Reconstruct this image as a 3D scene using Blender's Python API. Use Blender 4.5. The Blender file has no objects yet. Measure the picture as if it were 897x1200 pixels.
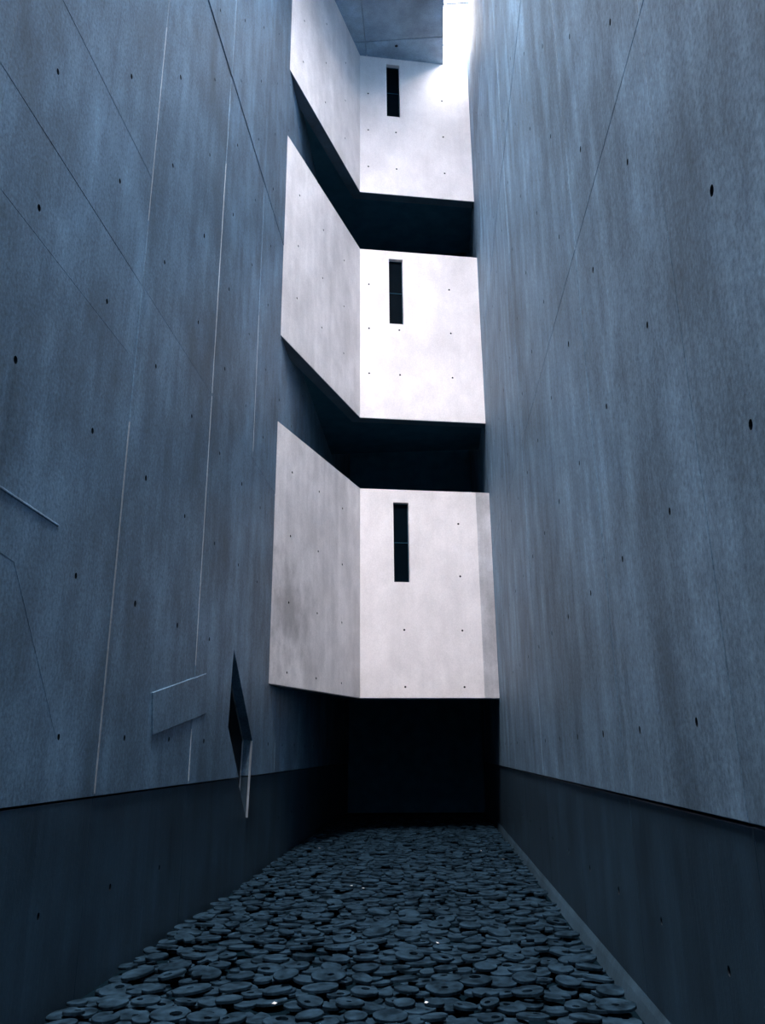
import bpy, bmesh, math, random
from mathutils import Vector, Matrix
from mathutils.geometry import tessellate_polygon

scene = bpy.context.scene
C = scene.collection
R = random.Random(11)

# ------------------------------------------------------------------ camera
EYE = 1.70
F_PX, PITCH, ROLL, YAW = 911.83, 0.2985, -0.0090, -0.0644
cd = bpy.data.cameras.new('camera')
cam = bpy.data.objects.new('camera', cd)
C.objects.link(cam)
cd.sensor_fit = 'VERTICAL'
cd.sensor_height = 24.0
cd.lens = 24.0 * F_PX / 1200.0
cd.clip_start = 0.05
cd.clip_end = 200
fw = Vector((math.sin(YAW) * math.cos(PITCH), math.cos(YAW) * math.cos(PITCH), math.sin(PITCH)))
rt = Vector((math.cos(YAW), -math.sin(YAW), 0))
up = rt.cross(fw)
r2 = math.cos(ROLL) * rt + math.sin(ROLL) * up
u2 = -math.sin(ROLL) * rt + math.cos(ROLL) * up
m = Matrix((r2, u2, -fw)).transposed().to_4x4()
m.translation = Vector((0, 0, EYE))
cam.matrix_world = m
scene.camera = cam

# ------------------------------------------------------------------ light: an overcast sky above the roof slot
world = bpy.data.worlds.new('overcast_sky')
scene.world = world
world.use_nodes = True
bg = world.node_tree.nodes['Background']
bg.inputs[0].default_value = (1.0, 0.94, 0.955, 1)
bg.inputs[1].default_value = 160.0
scene.view_settings.view_transform = 'Standard'
scene.view_settings.look = 'None'
scene.view_settings.gamma = 1.0
scene.view_settings.use_curve_mapping = False
scene.view_settings.exposure = 0.0
scene.cycles.diffuse_bounces = 8
scene.cycles.max_bounces = 12
scene.cycles.sample_clamp_indirect = 0

# ------------------------------------------------------------------ dimensions (metres; y runs down the void)
WL, WR = 2.622, 1.324                    # left and right wall faces at x = -WL, +WR
KX, KY, YR, YL = -1.5267, 16.118, 16.702, 12.341   # bend of the end walls, their right and left ends
LEDGE = 1.38
CEIL = 19.37
SLOT_X = 0.68                            # roof slot from here to the right wall
SLOT_Y0 = 14.2                           # the slot starts here and runs to the end wall
ROOF_X1, ROOF_Y0, ROOF_Y1 = 0.0, 0.2, 6.6              # unseen rooflight added to light the walls, above and ahead of the viewer
Y_BACK, Y_END = -4.0, 24.0
TOP = 19.80

# portals for daylight through the roof slot and the added rooflight
for x0, x1, y0, y1 in ((SLOT_X, WR, SLOT_Y0, YR), (-WL, ROOF_X1, ROOF_Y0, ROOF_Y1)):
    pl = bpy.data.lights.new('rooflight_portal', 'AREA')
    pl.shape = 'RECTANGLE'
    pl.size = x1 - x0
    pl.size_y = y1 - y0
    pl.cycles.is_portal = True
    po = bpy.data.objects.new('rooflight_portal', pl)
    po.location = ((x0 + x1) / 2, (y0 + y1) / 2, TOP - 0.01)
    C.objects.link(po)

# ------------------------------------------------------------------ materials
def new_mat(name):
    mt = bpy.data.materials.new(name)
    mt.use_nodes = True
    nt = mt.node_tree
    return mt, nt, nt.nodes['Principled BSDF']

def concrete(name, col, mottle=0.35, streak=0.3, grain=0.25, rough=0.42, bump=0.25, spec=0.5, panel=0.09, stain=None):
    """Cast concrete: clouds, vertical water streaks, leaning trowel strokes, fine grain."""
    mt, nt, bs = new_mat(name)
    N, L = nt.nodes, nt.links
    geo = N.new('ShaderNodeNewGeometry')
    def noise(scale, sc, detail, rot=(0, 0, 0), rough_=0.55):
        mp = N.new('ShaderNodeMapping')
        mp.inputs['Scale'].default_value = sc
        mp.inputs['Rotation'].default_value = rot
        L.new(geo.outputs['Position'], mp.inputs['Vector'])
        n = N.new('ShaderNodeTexNoise')
        n.inputs['Scale'].default_value = scale
        n.inputs['Detail'].default_value = detail
        n.inputs['Roughness'].default_value = rough_
        L.new(mp.outputs[0], n.inputs['Vector'])
        return n.outputs['Fac']
    def remap(sock, amount, lo=0.3, hi=0.7):
        r = N.new('ShaderNodeMapRange')
        r.inputs['From Min'].default_value = lo
        r.inputs['From Max'].default_value = hi
        r.inputs['To Min'].default_value = 1 - amount
        r.inputs['To Max'].default_value = 1 + amount * 0.6
        L.new(sock, r.inputs['Value'])
        return r.outputs[0]
    def mul(a, b):
        x = N.new('ShaderNodeMath'); x.operation = 'MULTIPLY'
        L.new(a, x.inputs[0]); L.new(b, x.inputs[1])
        return x.outputs[0]
    clouds = noise(0.55, (1, 1, 0.8), 7, (0.5, 0.2, 0), 0.62)
    blots = noise(1.9, (1, 1, 0.7), 6, (-0.6, 0.3, 0), 0.6)
    streaks = noise(1.0, (5, 5, 0.28), 5)
    fine_st = noise(1.0, (16, 16, 0.5), 4)
    lean = noise(1.0, (1, 3.2, 0.45), 4, (0.5, 0, 0))
    grains = noise(38, (1, 1, 0.8), 5, rough_=0.7)
    v = remap(clouds, mottle)
    v = mul(v, remap(streaks, streak))
    v = mul(v, remap(fine_st, streak * 0.3))
    v = mul(v, remap(blots, mottle * 0.6, 0.38, 0.62))
    v = mul(v, remap(lean, mottle * 0.45))
    v = mul(v, remap(grains, grain))
    oi = N.new('ShaderNodeObjectInfo')
    v = mul(v, remap(oi.outputs['Random'], panel, 0, 1))
    if stain:
        (sx, sy, sz), rad, amount = stain
        mp = N.new('ShaderNodeMapping'); mp.vector_type = 'TEXTURE'
        mp.inputs['Location'].default_value = (sx, sy, sz); mp.inputs['Scale'].default_value = rad
        L.new(geo.outputs['Position'], mp.inputs['Vector'])
        ln = N.new('ShaderNodeVectorMath'); ln.operation = 'LENGTH'; L.new(mp.outputs[0], ln.inputs[0])
        ad = N.new('ShaderNodeMath'); ad.operation = 'MULTIPLY_ADD'; L.new(blots, ad.inputs[0]); ad.inputs[1].default_value = 2.2
        L.new(ln.outputs['Value'], ad.inputs[2])
        rr = N.new('ShaderNodeMapRange'); rr.interpolation_type = 'SMOOTHSTEP'
        rr.inputs['From Min'].default_value = 1.0; rr.inputs['From Max'].default_value = 2.2
        rr.inputs['To Min'].default_value = 1 - amount; rr.inputs['To Max'].default_value = 1
        L.new(ad.outputs[0], rr.inputs['Value'])
        v = mul(v, rr.outputs[0])
    mixc = N.new('ShaderNodeMix'); mixc.data_type = 'RGBA'; mixc.blend_type = 'MULTIPLY'
    mixc.inputs['Factor'].default_value = 1
    mixc.inputs['A'].default_value = (*col, 1)
    L.new(v, mixc.inputs['B'])
    L.new(mixc.outputs['Result'], bs.inputs['Base Color'])
    bs.inputs['Roughness'].default_value = rough
    bs.inputs['Specular IOR Level'].default_value = spec
    bp = N.new('ShaderNodeBump')
    bp.inputs['Strength'].default_value = bump
    bp.inputs['Distance'].default_value = 0.004
    L.new(mul(remap(grains, 0.4), remap(fine_st, 0.5)), bp.inputs['Height'])
    L.new(bp.outputs[0], bs.inputs['Normal'])
    return mt

def plain(name, col, rough=0.6, metal=0.0, spec=0.3, vary=0.15, scale=3.0):
    mt, nt, bs = new_mat(name)
    n = nt.nodes.new('ShaderNodeTexNoise'); n.inputs['Scale'].default_value = scale; n.inputs['Detail'].default_value = 4
    g = nt.nodes.new('ShaderNodeNewGeometry')
    nt.links.new(g.outputs['Position'], n.inputs['Vector'])
    rp = nt.nodes.new('ShaderNodeValToRGB')
    rp.color_ramp.elements[0].position = 0.3; rp.color_ramp.elements[1].position = 0.7
    rp.color_ramp.elements[0].color = (*[c * (1 - vary) for c in col], 1)
    rp.color_ramp.elements[1].color = (*[c * (1 + vary) for c in col], 1)
    nt.links.new(n.outputs['Fac'], rp.inputs[0])
    nt.links.new(rp.outputs[0], bs.inputs['Base Color'])
    bs.inputs['Roughness'].default_value = rough
    bs.inputs['Metallic'].default_value = metal
    bs.inputs['Specular IOR Level'].default_value = spec
    return mt

M = {}
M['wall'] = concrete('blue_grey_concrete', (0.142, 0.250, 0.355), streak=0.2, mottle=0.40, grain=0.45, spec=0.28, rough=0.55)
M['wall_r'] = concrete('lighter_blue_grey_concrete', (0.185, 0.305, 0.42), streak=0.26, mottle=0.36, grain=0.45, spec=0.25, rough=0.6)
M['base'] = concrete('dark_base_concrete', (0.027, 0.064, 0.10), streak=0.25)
M['pale'] = concrete('pale_concrete', (0.88, 0.83, 0.83), spec=0.2, panel=0.02, mottle=0.11, streak=0.035, grain=0.10, bump=0.12)
M['mid'] = concrete('worn_pale_concrete', (0.86, 0.82, 0.82), spec=0.2, panel=0.02, mottle=0.17, streak=0.06, grain=0.14, bump=0.15)
M['stained'] = concrete('stained_pale_concrete', (0.86, 0.82, 0.82), spec=0.2, panel=0.0, mottle=0.2, streak=0.08, grain=0.14, bump=0.15, stain=((-2.45, 12.95, 3.95), (1.3, 1.0, 1.25), 0.42))
M['fillet'] = concrete('grey_fillet_concrete', (0.05, 0.10, 0.145))
M['bead'] = concrete('pale_mortar', (0.36, 0.42, 0.48))
M['strip'] = concrete('grey_end_concrete', (0.58, 0.57, 0.59), mottle=0.3, streak=0.2, grain=0.15)
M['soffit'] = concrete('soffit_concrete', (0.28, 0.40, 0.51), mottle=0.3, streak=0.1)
M['black'] = plain('blue_black_shade', (0.026, 0.085, 0.125), 0.9, spec=0.05)  # shade inside the openings put into the colour; also frames and hidden backing
M['passage'] = plain('passage_shade_blue', (0.09, 0.3, 0.42), 0.9, spec=0.05)  # concrete far wall, with the blue of the passage shade put into its colour
M['dark'] = plain('dark_ground', (0.003, 0.009, 0.014), 0.95, spec=0.0)
M['steel'] = plain('pale_metal', (0.55, 0.6, 0.65), 0.35, 0.9, vary=0.05)
M['hole'] = plain('tie_hole_plug', (0.02, 0.027, 0.035), 0.9, spec=0.05)
M['glass_dark'] = plain('dark_window_glass', (0.001, 0.004, 0.007), 0.3, spec=0.02)
M['glint_tone'] = plain('pale_glint', (0.6, 0.6, 0.6), 0.5, vary=0.05)

mt, nt, bs = new_mat('rusted_iron')
g = nt.nodes.new('ShaderNodeNewGeometry')
n1 = nt.nodes.new('ShaderNodeTexNoise'); n1.inputs['Scale'].default_value = 14; n1.inputs['Detail'].default_value = 6
nt.links.new(g.outputs['Position'], n1.inputs['Vector'])
rp = nt.nodes.new('ShaderNodeValToRGB')
rp.color_ramp.elements[0].position = 0.40; rp.color_ramp.elements[0].color = (0.003, 0.010, 0.017, 1)
rp.color_ramp.elements[1].position = 0.66; rp.color_ramp.elements[1].color = (0.022, 0.051, 0.080, 1)
n2 = nt.nodes.new('ShaderNodeTexNoise'); n2.inputs['Scale'].default_value = 5.5; n2.inputs['Detail'].default_value = 3
nt.links.new(g.outputs['Position'], n2.inputs['Vector'])
av = nt.nodes.new('ShaderNodeMix'); av.inputs['Factor'].default_value = 0.5
nt.links.new(n1.outputs['Fac'], av.inputs['A']); nt.links.new(n2.outputs['Fac'], av.inputs['B'])
nt.links.new(av.outputs['Result'], rp.inputs[0]); nt.links.new(rp.outputs[0], bs.inputs['Base Color'])
bs.inputs['Roughness'].default_value = 0.85; bs.inputs['Specular IOR Level'].default_value = 0.05
bp = nt.nodes.new('ShaderNodeBump'); bp.inputs['Strength'].default_value = 0.5; bp.inputs['Distance'].default_value = 0.004
nt.links.new(n1.outputs['Fac'], bp.inputs['Height']); nt.links.new(bp.outputs[0], bs.inputs['Normal'])
M['iron'] = mt

def glass(name, t):
    mt, nt, bs = new_mat(name)
    nt.nodes.remove(bs)
    tr = nt.nodes.new('ShaderNodeBsdfTransparent'); tr.inputs[0].default_value = (t, t, t, 1)
    gl = nt.nodes.new('ShaderNodeBsdfGlossy'); gl.inputs['Roughness'].default_value = 0.05
    mx = nt.nodes.new('ShaderNodeMixShader'); mx.inputs[0].default_value = 0.05
    nt.links.new(tr.outputs[0], mx.inputs[1]); nt.links.new(gl.outputs[0], mx.inputs[2])
    nt.links.new(mx.outputs[0], nt.nodes['Material Output'].inputs['Surface'])
    return mt
M['added_roof_glass'] = glass('added_roof_glass', 0.93)
M['slot_glass'] = glass('tinted_slot_glass', 0.42)

# ------------------------------------------------------------------ helpers
def link(name, me, mats, parent=None):
    o = bpy.data.objects.new(name, me)
    for x in (mats if isinstance(mats, (list, tuple)) else [mats]):
        if len(me.materials) < (len(mats) if isinstance(mats, (list, tuple)) else 1):
            me.materials.append(M[x])
    C.objects.link(o)
    if parent is not None:
        o.parent = parent
    return o

def tag(o, label, cat=None, group=None, kind=None):
    o['label'] = label
    if cat: o['category'] = cat
    if group: o['group'] = group
    if kind: o['kind'] = kind
    return o

def box_mesh(name, boxes):
    vs, fs = [], []
    for (x0, x1, y0, y1, z0, z1) in boxes:
        b = len(vs)
        vs += [(x0, y0, z0), (x1, y0, z0), (x1, y1, z0), (x0, y1, z0), (x0, y0, z1), (x1, y0, z1), (x1, y1, z1), (x0, y1, z1)]
        fs += [tuple(b + i for i in f) for f in ((0, 3, 2, 1), (4, 5, 6, 7), (0, 1, 5, 4), (1, 2, 6, 5), (2, 3, 7, 6), (3, 0, 4, 7))]
    me = bpy.data.meshes.new(name)
    me.from_pydata(vs, [], fs)
    me.update()
    return me

def circle(u, v, r, n=12, sq=1.0):
    return [(u + r * math.cos(2 * math.pi * i / n), v + sq * r * math.sin(2 * math.pi * i / n)) for i in range(n)]

def slab(name, outer, holes, frame, thick, parent, mats, through=(), hole_depth=0.035, bevel=0.004):
    """A slab from a 2-D outline: front face with tie holes sunk into it and openings cut right through.
    frame = (origin, u axis, v axis, outward normal)."""
    O, U, V, Nn = frame
    P = lambda q, d: O + U * q[0] + V * q[1] + Nn * d
    vs, fs, mi = [], [], []
    def add(f, k=0): fs.append(tuple(f)); mi.append(k)
    loops = [list(outer)] + [list(h) for h in holes] + [list(h) for h in through]
    # inset outline for a small arris all round the front
    def inset(lp, d):
        n = len(lp); area = sum(lp[i][0] * lp[(i + 1) % n][1] - lp[(i + 1) % n][0] * lp[i][1] for i in range(n))
        s = 1 if area > 0 else -1
        out = []
        for i in range(n):
            a, b, c = Vector(lp[i - 1]), Vector(lp[i]), Vector(lp[(i + 1) % n])
            e1 = (b - a).normalized(); e2 = (c - b).normalized()
            n1 = Vector((-e1.y, e1.x)) * s; n2 = Vector((-e2.y, e2.x)) * s
            k = (n1 + n2); k = k / max(0.35, k.dot(n1))
            out.append((b.x + k.x * d, b.y + k.y * d))
        return out
    front = [inset(loops[0], bevel)] + loops[1:]
    idx = []
    for lp in front:
        idx.append(list(range(len(vs), len(vs) + len(lp))))
        vs += [P(q, 0) for q in lp]
    flat = [i for lp in idx for i in lp]
    for t in tessellate_polygon([[Vector((q[0], q[1], 0)) for q in lp] for lp in front]):
        add([flat[i] for i in t])
    n = len(outer)
    ring1 = list(range(len(vs), len(vs) + n)); vs += [P(q, -bevel) for q in outer]
    ring2 = list(range(len(vs), len(vs) + n)); vs += [P(q, -thick) for q in outer]
    for i in range(n):
        j = (i + 1) % n
        add((idx[0][i], idx[0][j], ring1[j], ring1[i])); add((ring1[i], ring1[j], ring2[j], ring2[i]))
    for k, h in enumerate(holes):
        top = idx[1 + k]; m_ = len(h)
        cu = sum(q[0] for q in h) / m_; cv = sum(q[1] for q in h) / m_
        bot = list(range(len(vs), len(vs) + m_))
        vs += [P((cu + (q[0] - cu) * 0.75, cv + (q[1] - cv) * 0.75), -hole_depth) for q in h]
        for i in range(m_):
            j = (i + 1) % m_
            add((top[i], top[j], bot[j], bot[i]), 1 if len(mats) > 1 else 0)
        add(bot, 1 if len(mats) > 1 else 0)
    back = [ring2]
    for k, h in enumerate(through):
        top = idx[1 + len(holes) + k]; m_ = len(h)
        bot = list(range(len(vs), len(vs) + m_)); vs += [P(q, -thick) for q in h]
        for i in range(m_):
            j = (i + 1) % m_
            add((top[i], top[j], bot[j], bot[i]))
        back.append(bot)
    flat = [i for lp in back for i in lp]
    for t in tessellate_polygon([[Vector((q[0], q[1], 0)) for q in lp] for lp in [list(outer)] + [list(h) for h in through]]):
        add([flat[i] for i in t])
    me = bpy.data.meshes.new(name)
    me.from_pydata([tuple(v) for v in vs], [], fs)
    for x in mats: me.materials.append(M[x])
    me.polygons.foreach_set('material_index', mi)
    bm = bmesh.new(); bm.from_mesh(me)
    bmesh.ops.recalc_face_normals(bm, faces=bm.faces)
    bm.to_mesh(me); bm.free()
    me.update()
    o = bpy.data.objects.new(name, me); C.objects.link(o)
    if parent is not None: o.parent = parent
    return o

def rect(u0, u1, v0, v1): return [(u0, v0), (u1, v0), (u1, v1), (u0, v1)]
X, Y, Z = Vector((1, 0, 0)), Vector((0, 1, 0)), Vector((0, 0, 1))

# ------------------------------------------------------------------ the setting: side walls of cast panels
ROWS = [(LEDGE + 0.012, 5.88), (5.88, 10.80), (10.80, 15.62), (15.62, TOP)]
HOLE_Z = [1.82, 2.96, 4.13, 5.30, 6.48, 7.66, 8.85, 10.03, 11.20, 12.38, 13.55, 14.72, 15.88, 17.05, 18.22, 19.3]
PT = 0.16                                 # thickness of the panels in front of the backing

def hole_list(col, row, ys, zs, r=0.021):
    return [circle(y + R.uniform(-0.012, 0.012), z + R.uniform(-0.012, 0.012), r * R.uniform(0.85, 1.15), 10, 1.25)
            for y in ys for z in zs if col[0] + 0.08 < y < col[1] - 0.08 and row[0] + 0.06 < z < row[1] - 0.06]

# --- left wall
wall_left = link('wall_left', box_mesh('wall_left', [(-WL - PT - 0.45, -WL - PT, Y_BACK, Y_END, -0.4, TOP)]), 'black')
tag(wall_left, 'tall blue-grey cast concrete wall on the left of the void', 'wall', kind='structure')
LY = [-4.0, -0.95, 1.40, 3.78, 6.165, 8.50, 10.68, 12.98, 15.3, 17.6, 20.0, 22.0, 24.0]
HL = [4.33 + 1.16 * k for k in range(-7, 17)]
# how far each panel stands proud of the wall face (metres), per row and column: the steps at the seams
def off_left(row, i):
    y0 = LY[i]
    if y0 < 6: base = -0.011
    elif y0 < 8: base = -0.003
    elif y0 < 10: base = 0.004
    else: base = 0.007
    if row == 1 and y0 < 6: base = -0.009
    if row >= 2: base = 0.0 if y0 < 8 else 0.004
    return base + (0.0, -0.001, 0.006, 0.006)[row]
# slanted window: parallelogram in (y, z)
KITE = [(10.11, 3.00), (10.00, 2.01), (11.27, 0.83), (11.37, 1.87)]
def cut_at(poly, z, above):
    out = []
    for i in range(len(poly)):
        a, b = poly[i], poly[(i + 1) % len(poly)]
        ina, inb = (a[1] > z) == above, (b[1] > z) == above
        if ina: out.append(a)
        if ina != inb:
            t = (z - a[1]) / (b[1] - a[1]); out.append((a[0] + t * (b[0] - a[0]), z))
    return out
for ri, row in enumerate(ROWS):
    for i in range(len(LY) - 1):
        y0, y1 = LY[i], LY[i + 1]
        gap = 0.0008
        gz = 0.008 if ri in (1, 2) else 0.002
        z0 = row[0] + (0.009 if ri == 2 else 0.0015 if ri else 0)
        z1 = row[1] - (0.009 if ri == 1 else 0.0015)
        fr = (Vector((-WL + off_left(ri, i), 0, 0)), Y, Z, X)
        if ri == 0 and abs(y0 - 8.50) < 0.01:
            y1 = 12.98                                       # this panel carries the slanted window: one wide pour
            up_cut = cut_at(KITE, z0, True)
            lo = sorted([q for q in up_cut if abs(q[1] - z0) < 1e-6])
            body = [q for q in up_cut if abs(q[1] - z0) > 1e-6]
            left_ = sorted([q for q in body if q[0] < 10.5], key=lambda q: q[1])
            right_ = sorted([q for q in body if q[0] >= 10.5], key=lambda q: -q[1])
            outer = [(y0 + gap, z0)] + [lo[0]] + left_ + right_ + [lo[1]] + [(y1 - gap, z0), (y1 - gap, z1), (y0 + gap, z1)]
            hs = [h for h in hole_list((y0, y1), row, HL, HOLE_Z) if not (9.9 < h[0][0] < 11.6 and h[0][1] < 3.15)]
            slab('concrete_panel', outer, hs, fr, PT, wall_left, ['wall', 'hole'], bevel=0.002)
            continue
        if ri == 0 and abs(y0 - 10.68) < 0.01:
            continue
        if ri < 2 and abs(y0 - 3.78) < 0.01:                 # two pours, one above the other
            zm = (5.09, 7.08)[ri]
            up_fr = (fr[0] + X * (0.0, 0.0012)[ri], Y, Z, X)
            slab('concrete_panel', rect(y0 + gap, y1 - gap, z0, zm), hole_list((y0, y1), (z0, zm), HL, HOLE_Z), fr, PT, wall_left, ['wall', 'hole'], bevel=0.002)
            slab('concrete_panel', rect(y0 + gap, y1 - gap, zm + 0.001, z1), hole_list((y0, y1), (zm, z1), HL, HOLE_Z), up_fr, PT, wall_left, ['wall', 'hole'], bevel=0.002)
            continue
        slab('concrete_panel', rect(y0 + gap, y1 - gap, z0, z1), hole_list((y0, y1), row, HL, HOLE_Z), fr, PT, wall_left, ['wall', 'hole'], bevel=0.003)
# the base course below the shadow joint
for i in range(len(LY) - 1):
    y0, y1 = LY[i], LY[i + 1]
    fr = (Vector((-WL - 0.016, 0, 0)), Y, Z, X)
    zt = LEDGE - 0.004
    if abs(y0 - 8.50) < 0.01:
        y1 = 12.98
        low = cut_at(KITE, zt, False)
        hi = sorted([q for q in low if abs(q[1] - zt) < 1e-6])
        tip = [q for q in low if abs(q[1] - zt) > 1e-6]
        outer = [(y0, -0.05), (y1, -0.05), (y1, zt), hi[1]] + tip + [hi[0], (y0, zt)]
        slab('base_panel', outer, [], fr, PT - 0.012, wall_left, ['base'], bevel=0.002)
    elif abs(y0 - 10.68) < 0.01:
        continue
    else:
        slab('base_panel', rect(y0, y1 - 0.001, -0.05, zt), [h for h in hole_list((y0, y1), (0, zt), HL, [0.68])], fr, PT - 0.012, wall_left, ['base', 'hole'], bevel=0.002)
# pale mortar beads left standing in the upright seams
for y, z0, z1, w, d in ((6.165, LEDGE + 0.03, 4.5, 0.009, 0.0), (8.50, 2.62, 5.86, 0.009, 0.006), (8.50, 5.9, 9.3, 0.008, 0.005), (10.68, 6.0, 8.3, 0.008, 0.008), (6.165, 6.6, 9.0, 0.005, -0.002), (8.50, 1.42, 1.95, 0.005, 0.006)):
    slab('mortar_bead', rect(y - w / 2, y + w / 2, z0, z1), [], (Vector((-WL + d, 0, 0)), Y, Z, X), 0.03, wall_left, ['bead'], bevel=0.002)
# old openings filled in, standing slightly proud
inf = slab('infill_panel', [(7.22, 2.24), (7.30, 1.86), (8.99, 2.13), (8.90, 2.57)], [], (Vector((-WL + 0.011, 0, 0)), Y, Z, X), 0.03, wall_left, ['wall'], bevel=0.004)
inf['label'] = 'slanted rectangular infill standing proud of the wall'
inf = slab('infill_panel', [(3.40, 3.32), (3.40, 3.02), (4.62, 2.86), (5.45, 1.80), (5.66, 2.63), (5.13, 3.25)], [], (Vector((-WL - 0.0098, 0, 0)), Y, Z, X), 0.02, wall_left, ['wall'], bevel=0.001)
inf['label'] = 'faint wedge-shaped infill with a pointed lower end'

slab('raised_ridge', [(3.40, 3.285), (5.12, 3.235), (5.13, 3.255), (3.40, 3.31)], [], (Vector((-WL - 0.003, 0, 0)), Y, Z, X), 0.02, wall_left, ['wall'], bevel=0.006)

# the slanted window in the left wall
win = bpy.data.objects.new('window_1', None); C.objects.link(win)
win.location = (-WL - 0.15, 10.7, 0.83)
tag(win, 'black slanted slit window cut into the left wall', 'window', kind='structure')
inv = win.matrix_basis.inverted()
def kid(o, parent):
    bpy.context.view_layer.update()
    o.parent = parent
    o.matrix_parent_inverse = parent.matrix_world.inverted()
    return o
k = slab('pane', KITE, [], (Vector((-WL - 0.135, 0, 0)), Y, Z, X), 0.012, None, ['glass_dark'], bevel=0.001); kid(k, win)
cy, cz = 10.69, 1.93
def shrink(poly, s): return [(cy + (a - cy) * s, cz + (b - cz) * s) for a, b in poly]
def edge_bar(name, a, b, w, x0, x1, mat, parent):
    a, b = Vector(a), Vector(b); d = (b - a).normalized(); nn = Vector((-d.y, d.x)) * w / 2
    out = [tuple(a - nn), tuple(b - nn), tuple(b + nn), tuple(a + nn)]
    o = slab(name, out, [], (Vector((x1, 0, 0)), Y, Z, X), x1 - x0, None, [mat], bevel=0.001)
    return kid(o, parent)
ks = shrink(KITE, 0.965)
for i in range(4):
    edge_bar('frame_bar', ks[i], ks[(i + 1) % 4], 0.011, -WL - 0.135, -WL - 0.118, 'steel', win)
lip = edge_bar('edge_trim', (11.362, 1.86), (11.264, 0.85), 0.008, -WL - 0.02, -WL + 0.010, 'steel', win)
lip['label'] = 'pale metal edge on the far end of the slanted opening'
# --- right wall
wall_right = link('wall_right', box_mesh('wall_right', [(WR + PT, WR + PT + 0.45, Y_BACK, Y_END, -0.4, TOP)]), 'black')
tag(wall_right, 'tall blue-grey cast concrete wall on the right of the void', 'wall', kind='structure')
RY = [-4.0, -0.95, 1.37, 3.68, 5.93, 8.10, 10.42, 12.74, 15.06, 17.38, 20.0, 22.0, 24.0]
HR = [4.22 + 1.165 * k for k in range(-7, 17)]
for ri, row in enumerate(ROWS):
    for i in range(len(RY) - 1):
        z0 = row[0] + (0.008 if ri else 0); z1 = row[1] - 0.008
        fr = (Vector((WR + (0.0, 0.003, 0.001, 0.0)[ri] + 0.002 * (i % 2), 0, 0)), Y, Z, -X)
        slab('concrete_panel', rect(RY[i] + 0.006, RY[i + 1] - 0.006, z0, z1), hole_list((RY[i], RY[i + 1]), row, HR, HOLE_Z), fr, PT, wall_right, ['wall_r', 'hole'], bevel=0.004)
for i in range(len(RY) - 1):
    fr = (Vector((WR + 0.014, 0, 0)), Y, Z, -X)
    slab('base_panel', rect(RY[i], RY[i + 1] - 0.003, -0.05, LEDGE - 0.004), hole_list((RY[i], RY[i + 1]), (0, LEDGE), HR, [0.69]), fr, PT - 0.014, wall_right, ['base', 'hole'], bevel=0.003)
# sloping fillet along the foot of the right wall
me = bpy.data.meshes.new('baseboard_right')
pr = [(WR + 0.02, -0.02), (WR + 0.02, 0.16), (WR - 0.005, 0.09), (WR - 0.03, 0.0), (WR - 0.03, -0.02)]
vs = [(x, y, z) for y in (Y_BACK, Y_END) for x, z in pr]
nf = len(pr)
me.from_pydata(vs, [], [tuple(range(nf - 1, -1, -1)), tuple(range(nf, 2 * nf))] + [(i, (i + 1) % nf, nf + (i + 1) % nf, nf + i) for i in range(nf)])
bb = link('baseboard_right', me, 'fillet')
tag(bb, 'sloping concrete fillet along the foot of the right wall', 'baseboard', kind='structure')

# --- floor, ceiling, end walls behind
fl = link('floor', box_mesh('floor', [(-WL - 0.3, WR + 0.3, Y_BACK, Y_END, -0.4, 0.0)]), 'dark')
tag(fl, 'black floor under the layer of iron discs', 'floor', kind='structure')
ceil = link('ceiling', box_mesh('ceiling', [(-WL - 0.6, SLOT_X, SLOT_Y0, Y_END + 0.4, CEIL + 0.06, TOP + 0.2),
                                            (-WL - 0.6, WR + 0.6, Y_BACK, ROOF_Y0, CEIL + 0.06, TOP + 0.2),
                                            (ROOF_X1, WR + 0.6, ROOF_Y0, ROOF_Y1, CEIL + 0.06, TOP + 0.2),
                                            (-WL - 0.6, WR + 0.6, ROOF_Y1, SLOT_Y0, CEIL + 0.06, TOP + 0.2),
                                            (SLOT_X, WR + 0.6, YR + 0.1, Y_END + 0.4, CEIL + 0.06, TOP + 0.2)]), 'soffit')
tag(ceil, 'grey concrete ceiling slab beside the bright roof slot', 'ceiling', kind='structure')
CYS = [SLOT_Y0, 15.72, 17.2]
CXS = [-WL, -1.35, SLOT_X]
for i in range(len(CYS) - 1):
    for j in range(2):
        hs = []
        if i == len(CYS) - 2: hs = []
        if i == len(CYS) - 2 and j == 1: hs = [circle(-0.55, 15.9, 0.04, 10)]
        slab('soffit_panel', rect(CXS[j] + 0.006, CXS[j + 1] - (0.006 if j == 0 else 0), CYS[i] + 0.006, CYS[i + 1] - 0.006), hs,
             (Vector((0, 0, CEIL)), X, Y, -Z), 0.07, ceil, ['soffit', 'hole'], bevel=0.004)
wb = link('wall_back', box_mesh('wall_back', [(-WL - 0.6, WR + 0.6, Y_END, Y_END + 0.4, -0.4, TOP + 0.1)]), 'passage')
tag(wb, 'black far end of the dark passage under the end wall', 'wall', kind='structure')
wn = link('wall_near', box_mesh('wall_near', [(-WL - 0.6, WR + 0.6, Y_BACK - 0.4, Y_BACK, -0.4, TOP + 0.1)]), 'wall')
tag(wn, 'concrete wall closing the void behind the viewer', 'wall', kind='structure')

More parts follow.
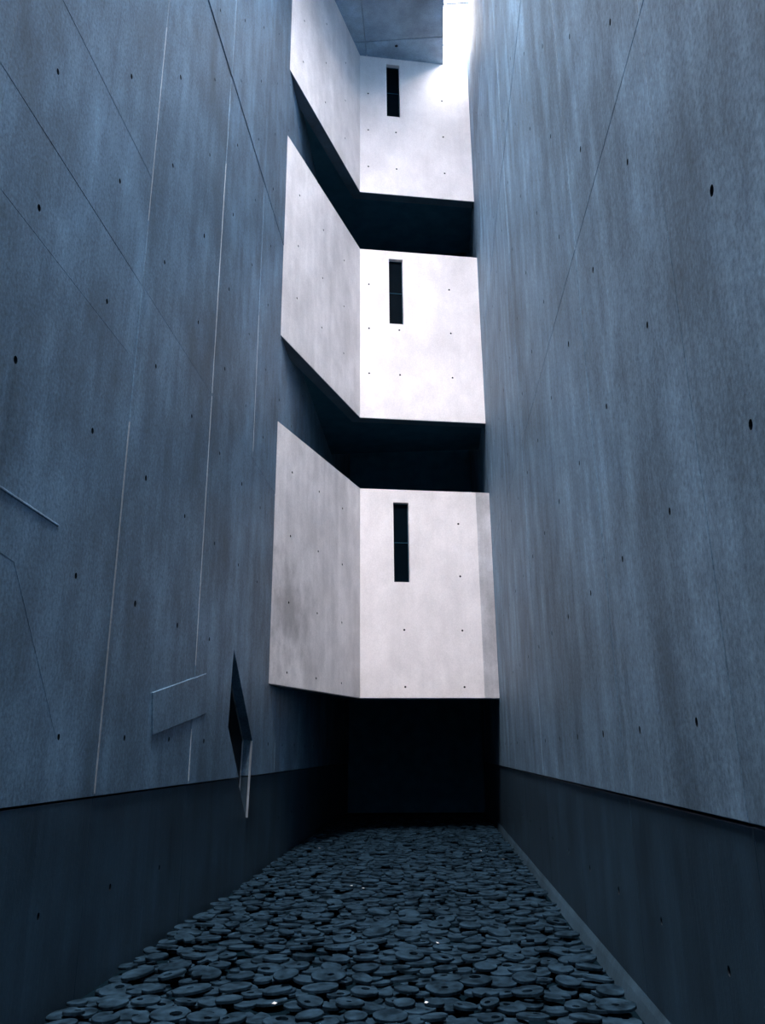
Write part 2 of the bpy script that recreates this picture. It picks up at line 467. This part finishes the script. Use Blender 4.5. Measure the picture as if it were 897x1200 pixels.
# --- glazed roof slot, and the rooflight added out of view
for name, label, x0, x1, y0, y1 in (('window_2', 'glaring white glazed roof slot above the right wall', SLOT_X, WR, SLOT_Y0, YR + 0.1),
                                    ('added_rooflight', 'added unseen rooflight overhead that brightens the walls', -WL, ROOF_X1, ROOF_Y0, ROOF_Y1)):
    sky = bpy.data.objects.new(name, None); C.objects.link(sky)
    sky.location = ((x0 + x1) / 2, (y0 + y1) / 2, TOP)
    tag(sky, label, 'skylight', kind='structure')
    ys = [16.36 - 1.2 * k for k in range(0, 16) if y0 + 0.1 < 16.36 - 1.2 * k < y1 - 0.1]
    for y in ys:
        kid(link('glazing_bar', box_mesh('glazing_bar', [(x0, x1, y - 0.03, y + 0.03, TOP, TOP + 0.06)]), 'steel'), sky)
    edges = [y1] + ys + [y0]
    for a, b in zip(edges[1:], edges[:-1]):
        kid(link('pane', box_mesh('pane', [(x0 - 0.02, x1 + 0.02, a + 0.012, b - 0.012, TOP + 0.02, TOP + 0.032)]), 'slot_glass' if x0 > 0 else 'added_roof_glass'), sky)

# ------------------------------------------------------------------ the three folded end walls (bridges across the void)
Kp, Rp, Lp = Vector((KX, KY, 0)), Vector((WR, YR, 0)), Vector((-WL, YL, 0))
dR = (Rp - Kp).normalized(); nR = Vector((dR.y, -dR.x, 0)); lenR = (Rp - Kp).length
dL = (Kp - Lp).normalized(); nL = Vector((dL.y, -dL.x, 0)); lenL = (Kp - Lp).length
WT = 0.25
# the inner corner of the fold
det = nL.x * nR.y - nL.y * nR.x
inner = Kp + Vector(((-WT * nR.y + WT * nL.y) / det, (-WT * nL.x + WT * nR.x) / det, 0))

def prism(name, pts, z0, z1, mat, parent):
    n = len(pts)
    vs = [(p.x, p.y, z) for z in (z0, z1) for p in pts]
    fs = [tuple(range(n - 1, -1, -1)), tuple(range(n, 2 * n))] + [(i, (i + 1) % n, n + (i + 1) % n, n + i) for i in range(n)]
    me = bpy.data.meshes.new(name); me.from_pydata(vs, [], fs)
    bm = bmesh.new(); bm.from_mesh(me); bmesh.ops.recalc_face_normals(bm, faces=bm.faces); bm.to_mesh(me); bm.free()
    return link(name, me, mat, parent)

def end_wall(name, label, z0, z1, slit, holes_z, first):
    root = bpy.data.objects.new(name, None); C.objects.link(root)
    tag(root, label, 'wall', kind='structure')
    frR = (Kp, dR, Z, nR)
    frL = (Kp, -dL, Z, nL)
    s0, s1, sz0, sz1 = slit
    # straight part: two pours and a greyer end strip
    a, b = 1.60, 2.60
    h1 = [circle(u, z, 0.022, 10) for u in (0.21, 0.93) for z in holes_z if z0 + .1 < z < z1 - .05 and not (sz0 - 0.06 < z < sz1 + 0.06 and u > 0.5)
          and not (first and u < 0.5)]
    slab('front_panel', rect(0.0, a, z0, z1), h1, frR, WT, root, ['pale', 'hole'], through=[rect(s0, s1, sz0, sz1)], bevel=0.003)
    h2 = [circle(2.175, z, 0.022, 10) for z in holes_z if z0 + .1 < z < z1 - .05]
    slab('front_panel', rect(a, b, z0, z1), h2, frR, WT, root, ['pale', 'hole'], bevel=0.003)
    st = slab('end_strip', rect(b, lenR + 0.02, z0, z1), [], frR, WT, root, ['strip' if first else 'pale'], bevel=0.002)
    # oblique part
    hz = [circle(u, z, 0.022, 10) for u in (0.98, 2.14, 3.30) for z in holes_z if z0 + .1 < z < z1 - .05]
    slab('oblique_panel', rect(0.0, lenL + 0.02, z0, z1), hz, frL, WT, root, ['stained' if first else 'mid', 'hole'], bevel=0.003)
    # strips added under the hanging wall, its shade put into their dark colour
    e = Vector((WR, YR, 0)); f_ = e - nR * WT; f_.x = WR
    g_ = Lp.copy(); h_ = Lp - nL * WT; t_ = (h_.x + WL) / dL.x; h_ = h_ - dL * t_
    prism('soffit_shade', [Kp + (inner - Kp) * 0.015, e - nR * 0.004, f_, inner], z0 - 0.012, z0 - 0.001, 'base', root)
    prism('soffit_shade', [Kp + (inner - Kp) * 0.015, inner, h_, g_ - nL * 0.004], z0 - 0.012, z0 - 0.001, 'base', root)
    # fill of the mitre behind the fold
    prism('corner_fill', [Kp - nL * 0.004 - nR * 0.004, Kp - nR * WT, inner, Kp - nL * WT], z0 + 0.001, z1 - 0.001, 'mid', root)
    # hollow bridge behind: floor, roof and rear wall
    back = 19.4
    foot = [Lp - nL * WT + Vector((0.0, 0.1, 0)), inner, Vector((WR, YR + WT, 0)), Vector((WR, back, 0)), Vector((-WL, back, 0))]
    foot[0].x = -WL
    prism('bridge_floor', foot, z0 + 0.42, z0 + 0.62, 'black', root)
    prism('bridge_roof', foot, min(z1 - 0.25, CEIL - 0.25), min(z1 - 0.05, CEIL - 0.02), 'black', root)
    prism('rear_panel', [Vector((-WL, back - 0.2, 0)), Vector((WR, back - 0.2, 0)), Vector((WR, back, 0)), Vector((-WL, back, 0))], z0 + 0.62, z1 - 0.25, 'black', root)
    # slit window
    w = slab('slit_window', rect(s0, s1, sz0, sz1), [], (Kp - nR * 0.11, dR, Z, nR), 0.012, root, ['glass_dark'], bevel=0.001)
    w['label'] = 'narrow dark upright slit window'
    for (u0, u1, v0, v1) in ((s0, s0 + .012, sz0, sz1), (s1 - .012, s1, sz0, sz1), (s0, s1, sz0, sz0 + .012), (s0, s1, sz1 - .012, sz1), (s0, s1, (sz0 + sz1) / 2 - .006, (sz0 + sz1) / 2 + .006)):
        slab('window_frame', rect(u0, u1, v0, v1), [], (Kp - nR * 0.10, dR, Z, nR), 0.02, w, ['black'], bevel=0.001)
    return root

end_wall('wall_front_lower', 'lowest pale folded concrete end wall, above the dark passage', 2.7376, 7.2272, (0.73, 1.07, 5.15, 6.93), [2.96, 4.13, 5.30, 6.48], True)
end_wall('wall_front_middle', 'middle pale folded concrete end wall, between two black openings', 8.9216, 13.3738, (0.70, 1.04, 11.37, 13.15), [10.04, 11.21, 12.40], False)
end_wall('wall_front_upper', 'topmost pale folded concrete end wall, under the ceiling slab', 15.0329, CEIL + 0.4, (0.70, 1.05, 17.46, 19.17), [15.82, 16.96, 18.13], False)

# ------------------------------------------------------------------ iron discs covering the floor
def disc_mesh(name, kind, seed):
    """Irregular cut plate of radius 1 (unit), 0.17 thick; kind: plain, hole, notch."""
    r = random.Random(seed)
    n = 20
    ph = [r.uniform(0, 6.28) for _ in range(3)]
    out = []
    for i in range(n):
        t = 2 * math.pi * i / n
        rad = 1 + 0.05 * math.sin(2 * t + ph[0]) + 0.035 * math.sin(3 * t + ph[1]) + 0.02 * math.sin(5 * t + ph[2])
        if kind == 'notch':
            dt = abs((t - ph[0] + math.pi) % (2 * math.pi) - math.pi)
            if dt < 0.3: rad *= 0.42
        out.append((rad * math.cos(t) * 1.06, rad * math.sin(t) * 0.94))
    holes = []
    if kind == 'hole':
        a = r.uniform(0, 6.28); d = r.uniform(0.1, 0.45)
        holes = [circle(d * math.cos(a), d * math.sin(a), r.uniform(0.22, 0.42), 9, r.uniform(0.6, 1))]
    o = slab(name, out, [], (Vector((0, 0, 0.085)), X, Y, Z), 0.17, None, ['iron'], through=holes, bevel=0.03)
    me = o.data
    bpy.data.objects.remove(o)
    return me
KINDS = ['plain', 'hole', 'hole', 'notch', 'plain', 'hole', 'plain', 'notch', 'hole', 'plain']
DM = [disc_mesh('iron_disc', kd, 40 + i) for i, kd in enumerate(KINDS)]
SHAPE = {'plain': 'solid rusted iron disc', 'hole': 'rusted iron disc with one round hole', 'notch': 'rusted iron disc with a notched rim'}
def disc_label(s):
    x, y, rad = s[0], s[1], s[3]
    size = 'small' if rad < 0.09 else 'large' if rad > 0.105 else 'middling'
    place = 'against the left wall' if x < -WL + 0.35 else 'beside the right wall fillet' if x > WR - 0.45 else 'left of the floor centre' if x < -1.1 else 'on the floor centre' if x < 0.1 else 'right of the floor centre'
    return size + ' ' + SHAPE[KINDS[s[7]]] + ' ' + place
spots = []
STEP = 0.150
ny = int((22.5 - 4.6) / STEP); nx = int((WL + WR - 0.16) / STEP)
for j in range(ny):
    for i in range(nx + 1):
        x = -WL + 0.10 + i * (WL + WR - 0.26) / nx + R.uniform(-0.05, 0.05)
        y = 4.6 + j * STEP + R.uniform(-0.05, 0.05)
        rad = R.choice((0.07, 0.085, 0.095, 0.10, 0.11, 0.125))
        x = min(max(x, -WL + rad * 1.1), WR - 0.06 - rad * 1.1)
        lay = (i % 2) + 2 * (j % 2)
        if R.random() < 0.10: continue
        z = 0.012 + lay * 0.023 + R.uniform(0, 0.008)
        tilt = R.uniform(0, 0.035 + 0.04 * lay)
        spots.append((x, y, z, rad, tilt, R.uniform(0, 6.28), R.uniform(0, 6.28), R.randrange(len(DM))))
def disc_matrix(s):
    x, y, z, rad, tilt, ta, rz, v = s
    rot = Matrix.Rotation(tilt, 4, Vector((math.cos(ta), math.sin(ta), 0))) @ Matrix.Rotation(rz, 4, 'Z')
    th = 0.020 / 0.17
    return Matrix.Translation((x, y, z + math.sin(tilt) * rad * 0.5)) @ rot @ Matrix.Diagonal((rad, rad, th, 1))
def in_view(s):
    d = Vector((s[0], s[1], s[2] - EYE))
    w_ = d.dot(fw)
    if w_ <= 0: return False
    px = 448.5 + F_PX * d.dot(r2) / w_; py = 600 - F_PX * d.dot(u2) / w_
    return -10 < px < 907 and 0 < py < 1205
spots.sort(key=lambda s: (0 if in_view(s) else 1, s[1]))
near, rest = spots[:300], spots[300:]
for s in near:
    o = bpy.data.objects.new('iron_disc', DM[s[7]])
    o.matrix_world = disc_matrix(s)
    C.objects.link(o)
    tag(o, disc_label(s), 'disc', 'iron discs covering the near floor')
vs, fs = [], []
cache = [([v.co.copy() for v in me.vertices], [tuple(p.vertices) for p in me.polygons]) for me in DM]
for s in rest:
    mm = disc_matrix(s); cv, cf = cache[s[7]]; b = len(vs)
    vs += [tuple(mm @ c) for c in cv]
    fs += [tuple(b + i for i in f) for f in cf]
me = bpy.data.meshes.new('iron_disc_layer'); me.from_pydata(vs, [], fs); me.materials.append(M['iron'])
far = bpy.data.objects.new('iron_disc_layer', me); C.objects.link(far)
tag(far, 'dense layer of rusted iron discs running back into the dark passage', 'discs', kind='stuff')

# tiny pale scraps added to stand in for glints on the discs
SC = [(513, 1105), (500, 1175), (322, 1176), (412, 1038), (426, 1041), (564, 997), (590, 1007), (374, 994)]
for k_, (px, py) in enumerate(SC):
    d = fw + (px - 448.5) / F_PX * r2 - (py - 600) / F_PX * u2
    t = (0.115 - EYE) / d.z
    p = Vector((0, 0, EYE)) + d * t
    me = bpy.data.meshes.new('glint_scrap')
    w_, h_ = R.uniform(0.012, 0.02), R.uniform(0.01, 0.016)
    a = R.uniform(0, 3)
    me.from_pydata([(-w_, -h_, 0), (w_, -h_ * .7, 0), (w_ * .8, h_, 0.004), (-w_ * .9, h_ * .8, 0),
                    (-w_, -h_, .002), (w_, -h_ * .7, .002), (w_ * .8, h_, 0.006), (-w_ * .9, h_ * .8, .002)], [],
                   [(0, 3, 2, 1), (4, 5, 6, 7), (0, 1, 5, 4), (1, 2, 6, 5), (2, 3, 7, 6), (3, 0, 4, 7)])
    me.materials.append(M['glint_tone'])
    o = bpy.data.objects.new('glint_scrap', me); o.location = p; o.rotation_euler = (0, 0, a); C.objects.link(o)
    tag(o, 'tiny pale scrap standing in for a glint on the iron discs', 'scrap', 'pale scraps on the iron discs')
